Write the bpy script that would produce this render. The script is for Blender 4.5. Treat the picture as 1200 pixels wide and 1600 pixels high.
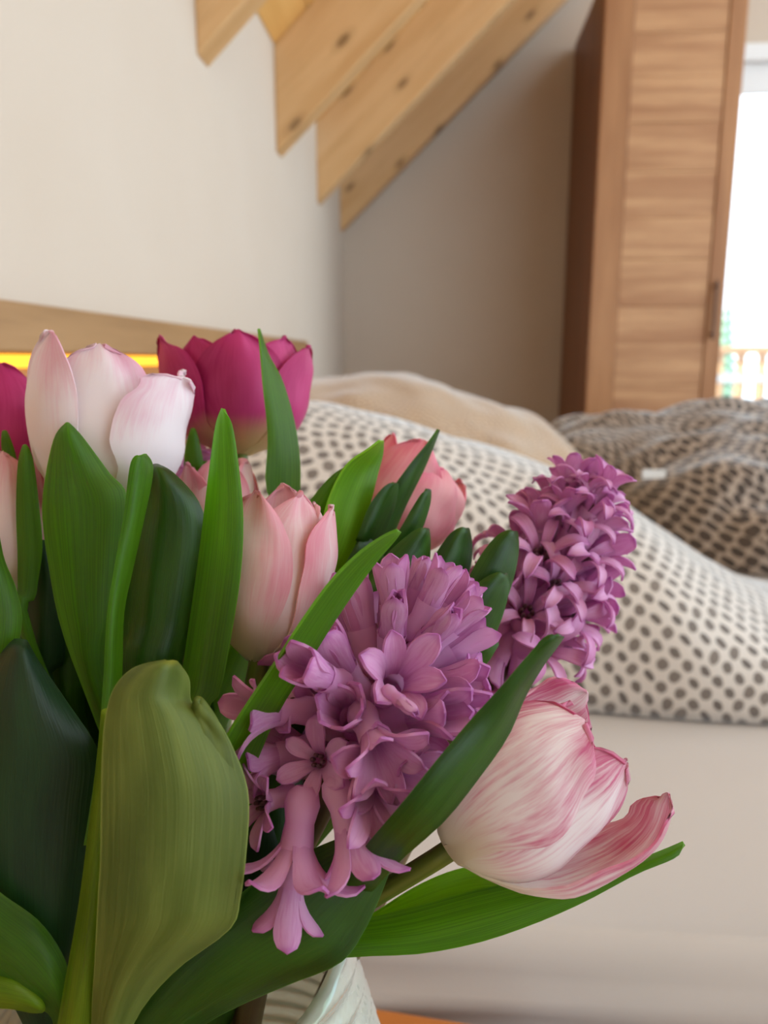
import bpy, bmesh, math, random
from mathutils import Vector, Matrix, noise as mnoise
random.seed(7)
for o in list(bpy.data.objects): bpy.data.objects.remove(o)
S = bpy.context.scene
COL = S.collection
PI = math.pi

# ------------------------------------------------------------------ camera
FPX = 1200.0
PITCH = math.atan(237 / FPX)
YAW = math.atan(97 / FPX * math.cos(PITCH))
CAM = Vector((0, 0, 1.0))
FW = Vector((-math.sin(YAW) * math.cos(PITCH), math.cos(YAW) * math.cos(PITCH), -math.sin(PITCH)))
RT = Vector((math.cos(YAW), math.sin(YAW), 0))
UP = RT.cross(FW)
cd = bpy.data.cameras.new('camera')
cd.sensor_fit = 'HORIZONTAL'; cd.sensor_width = 26.0; cd.lens = 26.0
cd.clip_start = 0.01; cd.clip_end = 200
cd.dof.use_dof = True; cd.dof.focus_distance = 0.215; cd.dof.aperture_fstop = 12.0
cam = bpy.data.objects.new('camera', cd); COL.objects.link(cam)
cam.location = CAM; cam.rotation_euler = (PI / 2 - PITCH, 0, YAW)
S.camera = cam

# ------------------------------------------------------------------ world, exposure
w = bpy.data.worlds.new('sky'); S.world = w; w.use_nodes = True
bg = w.node_tree.nodes['Background']
bg.inputs[0].default_value = (0.78, 0.90, 1.0, 1); bg.inputs[1].default_value = 3.1
sl = bpy.data.lights.new('sun', 'SUN'); sl.energy = 7.0; sl.angle = .01; sl.color = (1., .95, .88)
sun = bpy.data.objects.new('sun', sl); COL.objects.link(sun)
sun.rotation_euler = Vector((.8, .2, -.55)).to_track_quat('-Z', 'Y').to_euler()
S.view_settings.view_transform = 'Standard'; S.view_settings.look = 'None'
S.view_settings.gamma = 1.0; S.view_settings.use_curve_mapping = False
S.view_settings.exposure = 0.02

# ------------------------------------------------------------------ helpers
def ray(x, y): return FW + RT * ((x - 600) / FPX) + UP * ((800 - y) / FPX)
def P(x, y, d): return CAM + ray(x, y) * d          # a point d metres in front of the lens
def PX(p):
    v = Vector(p) - CAM; d = v.dot(FW)
    return 600 + FPX * v.dot(RT) / d, 800 - FPX * v.dot(UP) / d, d
def tag(o, label=None, cat=None, group=None, kind=None):
    if label: o['label'] = label
    if cat: o['category'] = cat
    if group: o['group'] = group
    if kind: o['kind'] = kind
    return o
def empty(name, loc):
    o = bpy.data.objects.new(name, None); o.empty_display_size = .02
    COL.objects.link(o); o.location = loc; return o
def wloc(o):
    v = Vector((0, 0, 0))
    while o: v += o.location; o = o.parent
    return v
def link(name, me, m, parent=None, smooth=True):
    if m and not me.materials: me.materials.append(m)
    if smooth:
        for f in me.polygons: f.use_smooth = True
    o = bpy.data.objects.new(name, me); COL.objects.link(o)
    if parent: o.parent = parent
    return o
def from_bm(name, bm, m, parent=None, smooth=True):
    """bm holds world coordinates; parents carry translation only"""
    if parent:
        off = wloc(parent)
        for v in bm.verts: v.co -= off
    me = bpy.data.meshes.new(name); bm.to_mesh(me); bm.free()
    return link(name, me, m, parent, smooth)
def grid_bm(rows, uvs=None, thick=0, closed=False):
    bm = bmesh.new(); uvl = bm.loops.layers.uv.new('UVMap')
    V = [[bm.verts.new(p) for p in r] for r in rows]
    n, m = len(rows), len(rows[0])
    for i in range(n - 1):
        for j in range(m if closed else m - 1):
            k = (j + 1) % m
            try: f = bm.faces.new((V[i][j], V[i][k], V[i + 1][k], V[i + 1][j]))
            except ValueError: continue
            if uvs:
                for l, (a, b) in zip(f.loops, ((i, j), (i, k), (i + 1, k), (i + 1, j))):
                    l[uvl].uv = uvs[a][b]
    if thick:
        bm.normal_update()
        top = bm.faces[:]
        W = [[bm.verts.new(v.co - v.normal * thick) for v in r] for r in V]
        for i in range(n - 1):
            for j in range(m - 1):
                f = bm.faces.new((W[i][j], W[i + 1][j], W[i + 1][j + 1], W[i][j + 1]))
                if uvs:
                    for l, (a, b) in zip(f.loops, ((i, j), (i + 1, j), (i + 1, j + 1), (i, j + 1))): l[uvl].uv = uvs[a][b]
        ring = [(0, j) for j in range(m)] + [(i, m - 1) for i in range(1, n)] + [(n - 1, j) for j in range(m - 2, -1, -1)] + [(i, 0) for i in range(n - 2, 0, -1)]
        for q in range(len(ring)):
            (a, b), (c, d) = ring[q], ring[(q + 1) % len(ring)]
            f = bm.faces.new((V[a][b], W[a][b], W[c][d], V[c][d]))
            if uvs:
                for l, (e, g) in zip(f.loops, ((a, b), (a, b), (c, d), (c, d))): l[uvl].uv = uvs[e][g]
            for ed in f.edges:
                if not (V[a][b] in ed.verts and W[a][b] in ed.verts) and not (V[c][d] in ed.verts and W[c][d] in ed.verts): ed.smooth = False
    return bm
def box_bm(x0, x1, y0, y1, z0, z1, bev=0, bm=None):
    b = bmesh.new()
    bmesh.ops.create_cube(b, size=1)
    for v in b.verts:
        v.co = Vector(((x0 + x1) / 2 + v.co.x * (x1 - x0), (y0 + y1) / 2 + v.co.y * (y1 - y0), (z0 + z1) / 2 + v.co.z * (z1 - z0)))
    if bev: bmesh.ops.bevel(b, geom=b.edges[:], offset=bev, segments=2, profile=.5, affect='EDGES')
    return b
def box(name, x0, x1, y0, y1, z0, z1, m, parent=None, bev=0):
    return from_bm(name, box_bm(x0, x1, y0, y1, z0, z1, bev), m, parent, False)
def tube_bm(pts, rad, seg=10):
    rows = []; prev = None; n = len(pts)
    for i, p in enumerate(pts):
        t = (pts[min(i + 1, n - 1)] - pts[max(i - 1, 0)]).normalized()
        if prev is None:
            a = Vector((0, 0, 1)) if abs(t.z) < .9 else Vector((1, 0, 0))
            prev = t.cross(a).normalized()
        nx = (prev - t * prev.dot(t)).normalized(); prev = nx; ny = t.cross(nx)
        r = rad(i / (n - 1)) if callable(rad) else rad
        rows.append([p + nx * (r * math.cos(q)) + ny * (r * math.sin(q)) for q in [2 * PI * k / seg for k in range(seg)]])
    uv = [[(k / seg, i / (n - 1)) for k in range(seg)] for i in range(n)]
    bm = grid_bm(rows, uv, 0, True)
    bm.verts.ensure_lookup_table()
    bm.faces.new(bm.verts[:seg][::-1]); bm.faces.new(bm.verts[-seg:])
    return bm
def bez(a, b, c, d, n=16):
    o = []
    for i in range(n):
        t = i / (n - 1); s = 1 - t
        o.append(a * s**3 + b * (3 * s * s * t) + c * (3 * s * t * t) + d * t**3)
    return o
def cr(vals, t):
    """Catmull-Rom through a list of tuples, t in 0..1"""
    n = len(vals) - 1; x = min(max(t, 0), 1) * n; i = min(int(x), n - 1); u = x - i
    p0, p1, p2, p3 = vals[max(i - 1, 0)], vals[i], vals[i + 1], vals[min(i + 2, n)]
    return tuple(.5 * (2 * b + (c - a) * u + (2 * a - 5 * b + 4 * c - d) * u * u + (-a + 3 * b - 3 * c + d) * u**3)
                 for a, b, c, d in zip(p0, p1, p2, p3))
def lin(tab, t):
    for (a, va), (b, vb) in zip(tab, tab[1:]):
        if t <= b: return va + (vb - va) * max(0, (t - a)) / (b - a)
    return tab[-1][1]
def smooth_tab(tab, t):
    # tab = [(t, v)...]: monotone-ish cubic
    for i in range(len(tab) - 1):
        a, va = tab[i]; b, vb = tab[i + 1]
        if t <= b or i == len(tab) - 2:
            u = min(max((t - a) / (b - a), 0), 1)
            ma = (tab[i + 1][1] - tab[max(i - 1, 0)][1]) / (tab[i + 1][0] - tab[max(i - 1, 0)][0]) * (b - a)
            j = min(i + 2, len(tab) - 1)
            mb = (tab[j][1] - va) / (tab[j][0] - a) * (b - a)
            return (2*u**3-3*u*u+1)*va + (u**3-2*u*u+u)*ma + (-2*u**3+3*u*u)*vb + (u**3-u*u)*mb

# ------------------------------------------------------------------ node helpers
class X:
    """a float socket with arithmetic"""
    def __init__(s, nt, sock): s.nt = nt; s.k = sock
    def op(s, o, other=None, third=None, clamp=False):
        n = s.nt.nodes.new('ShaderNodeMath'); n.operation = o; n.use_clamp = clamp
        for i, v in enumerate((s, other, third)):
            if v is None: continue
            if isinstance(v, X): s.nt.links.new(v.k, n.inputs[i])
            else: n.inputs[i].default_value = v
        return X(s.nt, n.outputs[0])
    def __add__(s, o): return s.op('ADD', o)
    def __sub__(s, o): return s.op('SUBTRACT', o)
    def __mul__(s, o): return s.op('MULTIPLY', o)
    def __truediv__(s, o): return s.op('DIVIDE', o)
    def abs(s): return s.op('ABSOLUTE')
    def floor(s): return s.op('FLOOR')
    def fract(s): return s.op('FRACT')
    def sqrt(s): return s.op('SQRT')
    def clamp(s): return s.op('ADD', 0.0, None, True)
    def step(s, a, b):
        n = s.nt.nodes.new('ShaderNodeMapRange'); n.interpolation_type = 'SMOOTHSTEP'
        s.nt.links.new(s.k, n.inputs[0]); n.inputs[1].default_value = a; n.inputs[2].default_value = b
        return X(s.nt, n.outputs[0])
def newmat(name):
    m = bpy.data.materials.new(name); m.use_nodes = True
    nt = m.node_tree; nt.nodes.clear()
    out = nt.nodes.new('ShaderNodeOutputMaterial')
    return m, nt, out
def uvxy(nt):
    t = nt.nodes.new('ShaderNodeUVMap'); s = nt.nodes.new('ShaderNodeSeparateXYZ')
    nt.links.new(t.outputs[0], s.inputs[0]); return X(nt, s.outputs[0]), X(nt, s.outputs[1])
def objxyz(nt, gen='Object'):
    t = nt.nodes.new('ShaderNodeTexCoord'); s = nt.nodes.new('ShaderNodeSeparateXYZ')
    nt.links.new(t.outputs[gen], s.inputs[0]); return [X(nt, s.outputs[i]) for i in range(3)]
def vec(nt, *c):
    n = nt.nodes.new('ShaderNodeCombineXYZ')
    for i, v in enumerate(c):
        if isinstance(v, X): nt.links.new(v.k, n.inputs[i])
        else: n.inputs[i].default_value = v
    return n.outputs[0]
def noise(nt, v, scale=1.0, detail=2.0, rough=.5):
    n = nt.nodes.new('ShaderNodeTexNoise'); n.inputs['Scale'].default_value = scale
    n.inputs['Detail'].default_value = detail; n.inputs['Roughness'].default_value = rough
    nt.links.new(v, n.inputs['Vector']); return X(nt, n.outputs['Fac'])
def rnd(nt):
    return X(nt, nt.nodes.new('ShaderNodeObjectInfo').outputs['Random'])
def mix(nt, a, b, f):
    n = nt.nodes.new('ShaderNodeMix'); n.data_type = 'RGBA'
    for sock, v in ((n.inputs[6], a), (n.inputs[7], b)):
        if isinstance(v, tuple): sock.default_value = v + (1,) if len(v) == 3 else v
        else: nt.links.new(v, sock)
    if isinstance(f, X): nt.links.new(f.k, n.inputs[0])
    else: n.inputs[0].default_value = f
    return n.outputs[2]
def bump(nt, h, strength=.2, dist=.002):
    n = nt.nodes.new('ShaderNodeBump'); n.inputs['Strength'].default_value = strength; n.inputs['Distance'].default_value = dist
    nt.links.new(h.k, n.inputs['Height']); return n.outputs[0]
def principled(nt, col, rough=.5, spec=.5, normal=None, **kw):
    b = nt.nodes.new('ShaderNodeBsdfPrincipled')
    if isinstance(col, tuple): b.inputs['Base Color'].default_value = col + (1,)
    else: nt.links.new(col, b.inputs['Base Color'])
    if isinstance(rough, X): nt.links.new(rough.k, b.inputs['Roughness'])
    else: b.inputs['Roughness'].default_value = rough
    b.inputs['Specular IOR Level'].default_value = spec
    if normal: nt.links.new(normal, b.inputs['Normal'])
    for k, v in kw.items(): b.inputs[k.replace('_', ' ')].default_value = v
    return b.outputs[0]
def thin(nt, out, bsdf, tcol, fac):
    t = nt.nodes.new('ShaderNodeBsdfTranslucent')
    if isinstance(tcol, tuple): t.inputs[0].default_value = tcol + (1,)
    else: nt.links.new(tcol, t.inputs[0])
    ms = nt.nodes.new('ShaderNodeMixShader'); ms.inputs[0].default_value = fac
    nt.links.new(bsdf, ms.inputs[1]); nt.links.new(t.outputs[0], ms.inputs[2]); nt.links.new(ms.outputs[0], out.inputs[0])
def srgb(r, g, b):
    f = lambda c: (c / 255 / 12.92) if c / 255 <= .04045 else ((c / 255 + .055) / 1.055) ** 2.4
    return (f(r), f(g), f(b))

# ------------------------------------------------------------------ materials
def leaf_mat(name, dark, light, back, rough=.38, tfac=.45, tipc=None):
    m, nt, out = newmat(name); s, t = uvxy(nt); r = rnd(nt)
    st = noise(nt, vec(nt, s * 55.0, t * 2.6, r * 30.0), 1, 3, .6)
    bl = noise(nt, vec(nt, s * 3.0, t * 3.0, r * 30.0 + 5.0), 1, 2)
    c = mix(nt, dark, light, ((st - .5) * .7 + bl).step(.2, .85))
    e = (s - .5).abs()
    c = mix(nt, c, tuple(min(1, x * 1.7 + .02) for x in light), e.step(.485, .5) * .7)
    tip = (t + (e - .25) * .06).step(.05, .0)
    c = mix(nt, c, tipc or tuple(min(1, x * 1.5) for x in light), tip * .8)
    vein = noise(nt, vec(nt, s * 60.0, t * 1.5, 0.0), 1, 1)
    b = principled(nt, c, (bl * .25) + (rough - .1), .5, bump(nt, vein, .25, .0004))
    tc = mix(nt, back, tuple(x * .6 for x in back), st.step(.3, .7))
    thin(nt, out, b, tc, tfac); return m
LF_HY = leaf_mat('leaf_glossy_green', srgb(30, 66, 16), srgb(62, 106, 28), (.22, .50, .02), .34, .42, srgb(58, 40, 30))
LF_TU = leaf_mat('leaf_tulip_green', srgb(56, 94, 24), srgb(92, 130, 46), (.46, .86, .05), .42, .6)
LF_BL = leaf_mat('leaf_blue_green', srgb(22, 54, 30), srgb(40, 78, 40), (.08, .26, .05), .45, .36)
LF_OL = leaf_mat('leaf_olive_bloom', srgb(92, 110, 40), srgb(134, 150, 68), (.28, .45, .05), .5, .4, srgb(170, 170, 60))
LF_YE = leaf_mat('leaf_yellow_green', srgb(96, 128, 24), srgb(140, 164, 44), (.60, .84, .05), .4, .58)
LF_LIT = leaf_mat('leaf_backlit_green', srgb(82, 130, 24), srgb(116, 164, 40), (.55, .9, .05), .4, .55)  # leaf green lightened to paint in light shining through
def petal_mat(name, base, body, pink, amt=.5, streak=.6, tfac=.42, rough=.45, seed=0., edge=.45, tl=.4):
    m, nt, out = newmat(name); s, t = uvxy(nt); r = rnd(nt)
    e = (s - .5).abs() * 2.0
    st = noise(nt, vec(nt, s * 34.0, t * 3.0, r * 40.0 + seed), 1, 3, .65)
    lo = noise(nt, vec(nt, s * 2.2, t * 1.8, r * 40.0 + seed + 3.0), 1, 2)
    f = (e * edge) + (t * tl) + ((st - .5) * streak) + ((lo - .5) * 1.2) + (amt - .85)
    c = mix(nt, body, pink, f.step(-.15, .7))
    c = mix(nt, c, base, t.step(.3, .02))
    b = principled(nt, c, rough, .35, bump(nt, st, .12, .0004), Sheen_Weight=.1)
    thin(nt, out, b, c, tfac); return m
PT_WHITE = petal_mat('petal_blush_white', srgb(236, 234, 210), srgb(250, 242, 244), srgb(236, 180, 202), .36)
PT_PINK = petal_mat('petal_soft_pink', srgb(234, 232, 208), srgb(248, 226, 224), srgb(236, 156, 172), .58)
PT_CORAL = petal_mat('petal_coral_pink', srgb(240, 216, 192), srgb(248, 192, 196), srgb(240, 136, 164), .6)
PT_MAG = petal_mat('petal_magenta', srgb(226, 206, 140), srgb(216, 70, 140), srgb(194, 38, 114), .6, tfac=.42, streak=.8)
PT_FLAME = petal_mat('petal_flamed_white', srgb(240, 236, 218), srgb(253, 248, 248), srgb(218, 100, 148), .56, 1.2, seed=11., edge=.24, tl=.6)
def stem_mat(name, a, b):
    m, nt, out = newmat(name); s, t = uvxy(nt)
    n = noise(nt, vec(nt, s * 8.0, t * 4.0, 0.0), 1, 2)
    thin(nt, out, principled(nt, mix(nt, a, b, n.step(.3, .7)), .4, .5), b, .2); return m
STEM = stem_mat('stem_green', srgb(92, 112, 40), srgb(126, 140, 56))
STEM_P = stem_mat('hyacinth_stem', srgb(96, 76, 56), srgb(110, 96, 62))
def floret_mat():
    m, nt, out = newmat('hyacinth_petal'); s, t = uvxy(nt); r = rnd(nt)
    e = (s - .5).abs() * 2.0
    n = noise(nt, vec(nt, s * 10.0, t * 3.0, r * 50.0), 1, 2)
    c = mix(nt, srgb(226, 160, 210), srgb(236, 184, 224), (n + (r - .5) * .5).step(.3, .7))
    c = mix(nt, c, srgb(194, 108, 184), (e.step(.6, 1.) * .16 + t.step(.82, 1.0) * .7 + (t.step(.35, .0) * .35)).clamp())
    thin(nt, out, principled(nt, c, .42, .4), c, .42); return m
FLORET = floret_mat()
def simple(name, col, rough=.5, spec=.5, **kw):
    m, nt, out = newmat(name); nt.links.new(principled(nt, col, rough, spec, **kw), out.inputs[0]); return m
ANTHER = simple('stamen_brown', srgb(94, 60, 70), .7)
WITHER = simple('withered_bud', srgb(176, 84, 108), .6)

def wood_mat(name, a, b, c, axis='x', scale=1., knots=0., rough=.5, coord='Object', bumps=.15, slope=False):
    m, nt, out = newmat(name); x, y, z = objxyz(nt, coord); r = rnd(nt)
    if slope: x, z = x * .724 + z * .69, z * .724 - x * .69
    ax = {'x': x, 'y': y, 'z': z}
    L = ax[axis]; O = [ax[k] for k in 'xyz' if k != axis]
    v = vec(nt, L * (1.2 * scale), O[0] * (14. * scale), O[1] * (14. * scale) + r * 40.)
    g = noise(nt, v, 1, 4, .6)
    v2 = vec(nt, L * (6 * scale), O[0] * (90. * scale), O[1] * (90. * scale) + r * 40.)
    g2 = noise(nt, v2, 1, 2)
    wv = noise(nt, vec(nt, L * .8, O[0] * 5., O[1] * 5. + r * 60.), scale, 2)
    col = mix(nt, a, b, g.step(.32, .68)); col = mix(nt, col, c, (wv.step(.5, .72)) * .6)
    col = mix(nt, col, tuple(q * .8 for q in a), g2.step(.55, .75) * .35)
    if knots:
        vn = nt.nodes.new('ShaderNodeTexVoronoi'); vn.inputs['Scale'].default_value = 1.0
        nt.links.new(vec(nt, L * 3.3 + r * 7., O[1] * 7.5 + r * 20., 0.0), vn.inputs['Vector']); vn.voronoi_dimensions = '2D'
        kd = X(nt, vn.outputs['Distance'])
        col = mix(nt, col, tuple(q * .32 for q in a), kd.step(.10, .05) * knots)
        col = mix(nt, col, tuple(q * .7 for q in a), kd.step(.2, .09) * (.4 * knots))
    nt.links.new(principled(nt, col, rough, .4, bump(nt, g2, bumps, .001)), out.inputs[0]); return m
PINE = wood_mat('pine_rafter', srgb(204, 160, 108), srgb(220, 180, 130), srgb(224, 188, 144), 'x', 1., 1., slope=True)
PINE_P = wood_mat('pine_plank', srgb(214, 160, 88), srgb(230, 182, 110), srgb(222, 170, 96), 'y', 1., .7)
OAK_V = wood_mat('oak_vertical', srgb(160, 112, 74), srgb(184, 136, 94), srgb(148, 102, 66), 'z', 1.)
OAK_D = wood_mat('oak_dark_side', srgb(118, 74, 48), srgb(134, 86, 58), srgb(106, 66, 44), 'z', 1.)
OAK_H = wood_mat('oak_board', srgb(176, 130, 92), srgb(204, 160, 118), srgb(160, 110, 74), 'x', 1.6)
OAK_B = wood_mat('oak_headboard', srgb(152, 116, 76), srgb(172, 134, 92), srgb(140, 104, 66), 'y', 1.)
AMBER = wood_mat('amber_rail', srgb(168, 98, 40), srgb(196, 122, 56), srgb(150, 84, 34), 'x', 1.)
FLOORW = wood_mat('floor_oak', srgb(158, 128, 98), srgb(180, 150, 118), srgb(144, 116, 88), 'y', .8)
def wall_mat(name, a, b):
    m, nt, out = newmat(name); x, y, z = objxyz(nt)
    n = noise(nt, vec(nt, x, y, z), 220, 3, .6); f = noise(nt, vec(nt, x, y, z), 3, 2)
    nt.links.new(principled(nt, mix(nt, a, b, f), .9, .15, bump(nt, n, .35, .0015)), out.inputs[0]); return m
WALL = wall_mat('wallpaper_cream', srgb(208, 195, 180), srgb(202, 187, 170))
WHITE = simple('white_lacquer', srgb(232, 234, 234), .4)
METAL = simple('handle_bronze', srgb(92, 66, 52), .4, Metallic=.6)
def fabric(name, a, b, sc=900):
    m, nt, out = newmat(name); x, y, z = objxyz(nt)
    n = noise(nt, vec(nt, x, y, z), sc, 1); f = noise(nt, vec(nt, x, y, z), 5, 2)
    nt.links.new(principled(nt, mix(nt, a, b, f), .9, .2, bump(nt, n, .2, .0006), Sheen_Weight=.2), out.inputs[0]); return m
SHEET = fabric('sheet_grey_beige', srgb(200, 194, 190), srgb(192, 188, 184))
def dots_mat(name, ground, ground2, dot, dot2, centres, a=.02, rad=.34, jit=.10):
    m, nt, out = newmat(name); u, v = uvxy(nt)
    wob = noise(nt, vec(nt, u, v, 0.0), 9, 1)
    best = None
    for cx, cy in centres:
        dx = u - cx; dy = v - cy; d = (dx * dx + dy * dy).sqrt()
        if best is None: best = (d, dx, dy)
        else:
            s = d.op('LESS_THAN', best[0]); q = s * -1.0 + 1.0
            best = tuple(n * s + o * q for n, o in zip((d, dx, dy), best))
    r, dx, dy = best
    r = r + (wob - .5) * .02
    ring = (r / a).floor(); rc = (ring + .5) * a
    n = (rc * (2 * PI) / (a * 1.02)).floor().op('MAXIMUM', 3.0)
    th = dy.op('ARCTAN2', dx) / (2 * PI) + .5 + ring * .37
    k = th * n; cell = k.floor()
    tx = (k.fract() - .5); ty = (r / a).fract() - .5
    wn = nt.nodes.new('ShaderNodeTexWhiteNoise'); wn.noise_dimensions = '2D'
    nt.links.new(vec(nt, ring, cell, 0.0), wn.inputs['Vector']); h = X(nt, wn.outputs['Value'])
    ex = tx * (h * .5 + .85); ey = ty * (h * -.45 + 1.15)
    edge = noise(nt, vec(nt, u, v, 3.0), 160, 2)
    d = (ex * ex + ey * ey).sqrt() + (edge - .5) * .18 + (h - .5) * jit
    f = d.step(rad + .05, rad - .05)
    c = mix(nt, mix(nt, ground, ground2, wob), mix(nt, dot, dot2, h), f * .92)
    fine = noise(nt, vec(nt, u, v, 0.0), 1400, 1)
    nt.links.new(principled(nt, c, .8, .25, bump(nt, fine, .15, .0005), Sheen_Weight=.8, Sheen_Roughness=.4, Sheen_Tint=(.85, .93, 1., 1)), out.inputs[0]); return m
DOTS = dots_mat('dotted_cotton', srgb(216, 210, 203), srgb(206, 198, 189), srgb(120, 110, 102), srgb(88, 80, 76),
                [(-.28, .30), (.30, .02), (.14, .56), (.62, .36)])
DOTS_D = dots_mat('dotted_cotton_brown', srgb(188, 176, 166), srgb(164, 150, 138), srgb(78, 68, 62), srgb(56, 50, 48),
                  [(.15, .25), (.62, .50), (1.1, .2), (.5, 1.0)], .024, .42)
DOTS_SHADE = dots_mat('shade_toned_cotton', srgb(200, 178, 152), srgb(186, 162, 136), srgb(176, 148, 120), srgb(150, 124, 100), [(.1, .1), (.5, .4), (.8, .1)], .012, .40)  # dotted cotton with warm shade put into its colours
def glass_mat(name, tint=(1, 1, 1), rough=.02, ior=1.45):
    m, nt, out = newmat(name)
    nt.links.new(principled(nt, tint, rough, .5, Transmission_Weight=1.0, IOR=ior), out.inputs[0]); return m
def pane_mat():
    m, nt, out = newmat('window_glass')
    tr = nt.nodes.new('ShaderNodeBsdfTransparent'); gl = nt.nodes.new('ShaderNodeBsdfGlossy'); gl.inputs[1].default_value = .01
    fr = nt.nodes.new('ShaderNodeFresnel'); ms = nt.nodes.new('ShaderNodeMixShader')
    nt.links.new(fr.outputs[0], ms.inputs[0]); nt.links.new(tr.outputs[0], ms.inputs[1]); nt.links.new(gl.outputs[0], ms.inputs[2])
    nt.links.new(ms.outputs[0], out.inputs[0]); return m
PANE = pane_mat()
def emit(name, col, s):
    m, nt, out = newmat(name); e = nt.nodes.new('ShaderNodeEmission'); e.inputs[0].default_value = col + (1,); e.inputs[1].default_value = s
    nt.links.new(e.outputs[0], out.inputs[0]); return m
LED = emit('led_strip', (1.0, .44, .04), 2.4)

# ------------------------------------------------------------------ the room
WX = -.503; WY = 3.87; SL = .952; RX = 2.5; XR = 4.6; YB = -1.6
def struct(o): o['kind'] = 'structure'; return o
def roofz(x, base=1.88): return base + SL * (x - WX)
struct(box('floor', WX - .1, XR, YB - .1, WY + .1, -.1, 0, FLOORW))
struct(box('wall_left', WX - .12, WX, YB - .1, WY + .12, 0, 1.96, WALL))
# far wall with the balcony door opening
WO0, WO1, WOT = 1.20, 3.1, 2.375
def poly_prism(name, pts, y0, y1, m, parent=None):
    bm = bmesh.new(); a = [bm.verts.new((x, y0, z)) for x, z in pts]; b = [bm.verts.new((x, y1, z)) for x, z in pts]
    bm.faces.new(a); bm.faces.new(b[::-1]); n = len(pts)
    for i in range(n): bm.faces.new((a[i], b[i], b[(i + 1) % n], a[(i + 1) % n]))
    bmesh.ops.recalc_face_normals(bm, faces=bm.faces[:])
    return from_bm(name, bm, m, parent, False)
apex = roofz(RX)
fw = struct(poly_prism('wall_far', [(WX, 0), (WO0, 0), (WO0, WOT), (WO1, WOT), (WO1, 0), (XR, 0), (XR, roofz(2 * RX - XR)), (RX, apex), (WX, 1.88)], WY, WY + .12, WALL))
struct(box('baseboard_left', WX, WX + .015, YB, WY, 0, .07, OAK_B))
struct(box('baseboard_far', WX + .015, WO0, WY - .015, WY, 0, .07, OAK_H))
struct(poly_prism('wall_back', [(WX, 0), (1.5, 0), (1.5, 2.3), (XR, 2.3), (XR, roofz(2 * RX - XR)), (RX, apex), (WX, 1.88)], YB - .12, YB, WALL))  # unseen wall, cut away on the right to let in light from behind
# sloping board ceiling
def slope_box(name, s0, s1, y0, y1, base, h, m, parent=None, bev=0):
    """box lying along the roof slope; s = horizontal distance from the wall"""
    bm = box_bm(0, 1, y0, y1, 0, 1)
    for v in bm.verts:
        s = s0 if v.co.x < .5 else s1
        v.co.x = WX + s; v.co.z = base + SL * s + (h if v.co.z > .5 else 0)
    if bev: bmesh.ops.bevel(bm, geom=bm.edges[:], offset=bev, segments=2, profile=.5, affect='EDGES')
    return from_bm(name, bm, m, parent, False)
ceil = struct(slope_box('ceiling', -.12, RX - WX, YB - .1, WY + .12, 1.905, .12, PINE_P))
n_pl = 30; stepx = (RX - WX) / n_pl
for i in range(n_pl):
    slope_box('plank', i * stepx + .002, (i + 1) * stepx - .002, YB, WY, 1.88, .025, PINE_P, ceil, .002)
# rafters: far faces at 1.71, 2.44, 3.17, 3.81 and the unseen ones towards the camera
lab = {0: 'pine rafter nearest the camera, only its cut foot showing at the top',
       1: 'pine rafter second from the camera with a dark knot near its foot',
       2: 'pine rafter third from the camera, between two other rafters',
       3: 'shaded pine rafter lying against the far wall'}
for i, yf in enumerate((1.712, 2.442, 3.170, 3.825)):
    o = slope_box('rafter', 0, RX - WX, yf - .075, yf, 1.595, .285, PINE, None, .004)
    tag(o, lab[i], 'rafter', 'pine rafters under the sloping ceiling')

# balcony door
win = struct(empty('window_1', ((WO0 + WO1) / 2, WY + .03, 0)))
fx0, fx1 = WO0, WO1
for a, b, c, d in ((fx0, fx0 + .07, .0, WOT), (fx1 - .07, fx1, .0, WOT), (2.11, 2.19, .0, WOT), (fx0, fx1, WOT - .05, WOT), (fx0, fx1, 0, .09)):
    box('window_frame', a, b, WY + .02, WY + .08, c, d, WHITE, win, .004)
box('blind_box', fx0 - .04, fx1 + .04, WY - .035, WY + .018, 2.30, WOT, WHITE, win, .01)
box('blind', fx0, fx1, WY + .0, WY + .018, 2.175, 2.30, WHITE, win, .004)
for a, b in ((fx0 + .07, 2.11), (2.19, fx1 - .07)):
    box('pane', a, b, WY + .045, WY + .055, .09, WOT - .05, PANE, win)
# balcony with turned railing
bal = tag(empty('balcony_railing', (2.2, 5.05, 0)), 'sunlit wooden balcony railing outside the glass door', 'railing')
RAILW = wood_mat('balcony_wood', srgb(214, 170, 120), srgb(230, 190, 140), srgb(206, 160, 110), 'x', 1.)
box('top_rail', .2, 4.6, 5.0, 5.1, 1.045, 1.085, RAILW, bal, .006)
box('middle_rail', .2, 4.6, 5.02, 5.08, .86, .915, simple('rail_white', srgb(210, 222, 230), .5), bal, .006)
box('bottom_rail', .2, 4.6, 5.02, 5.08, .12, .17, RAILW, bal, .006)
def baluster_mesh(z0, z1):
    prof = [(0, .034), (.1, .034), (.2, .022), (.5, .030), (.8, .022), (.9, .034), (1, .034)]
    rows = [[Vector((r * math.cos(q), r * math.sin(q), z0 + (z1 - z0) * t)) for q in [2 * PI * k / 8 for k in range(8)]] for t, r in prof]
    bm = grid_bm(rows, None, 0, True); me = bpy.data.meshes.new('baluster'); bm.to_mesh(me); bm.free(); return me
ba, bb = baluster_mesh(.915, 1.045), baluster_mesh(.17, .86)
for k in range(34):
    for me in (ba, bb):
        o = link('baluster', me, RAILW, bal); o.location = (.3 + k * .128 - 2.2, 0, 0)
struct(box('balcony_floor', -.5, 5.2, WY + .12, 5.3, -.12, -.02, FLOORW))
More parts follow.
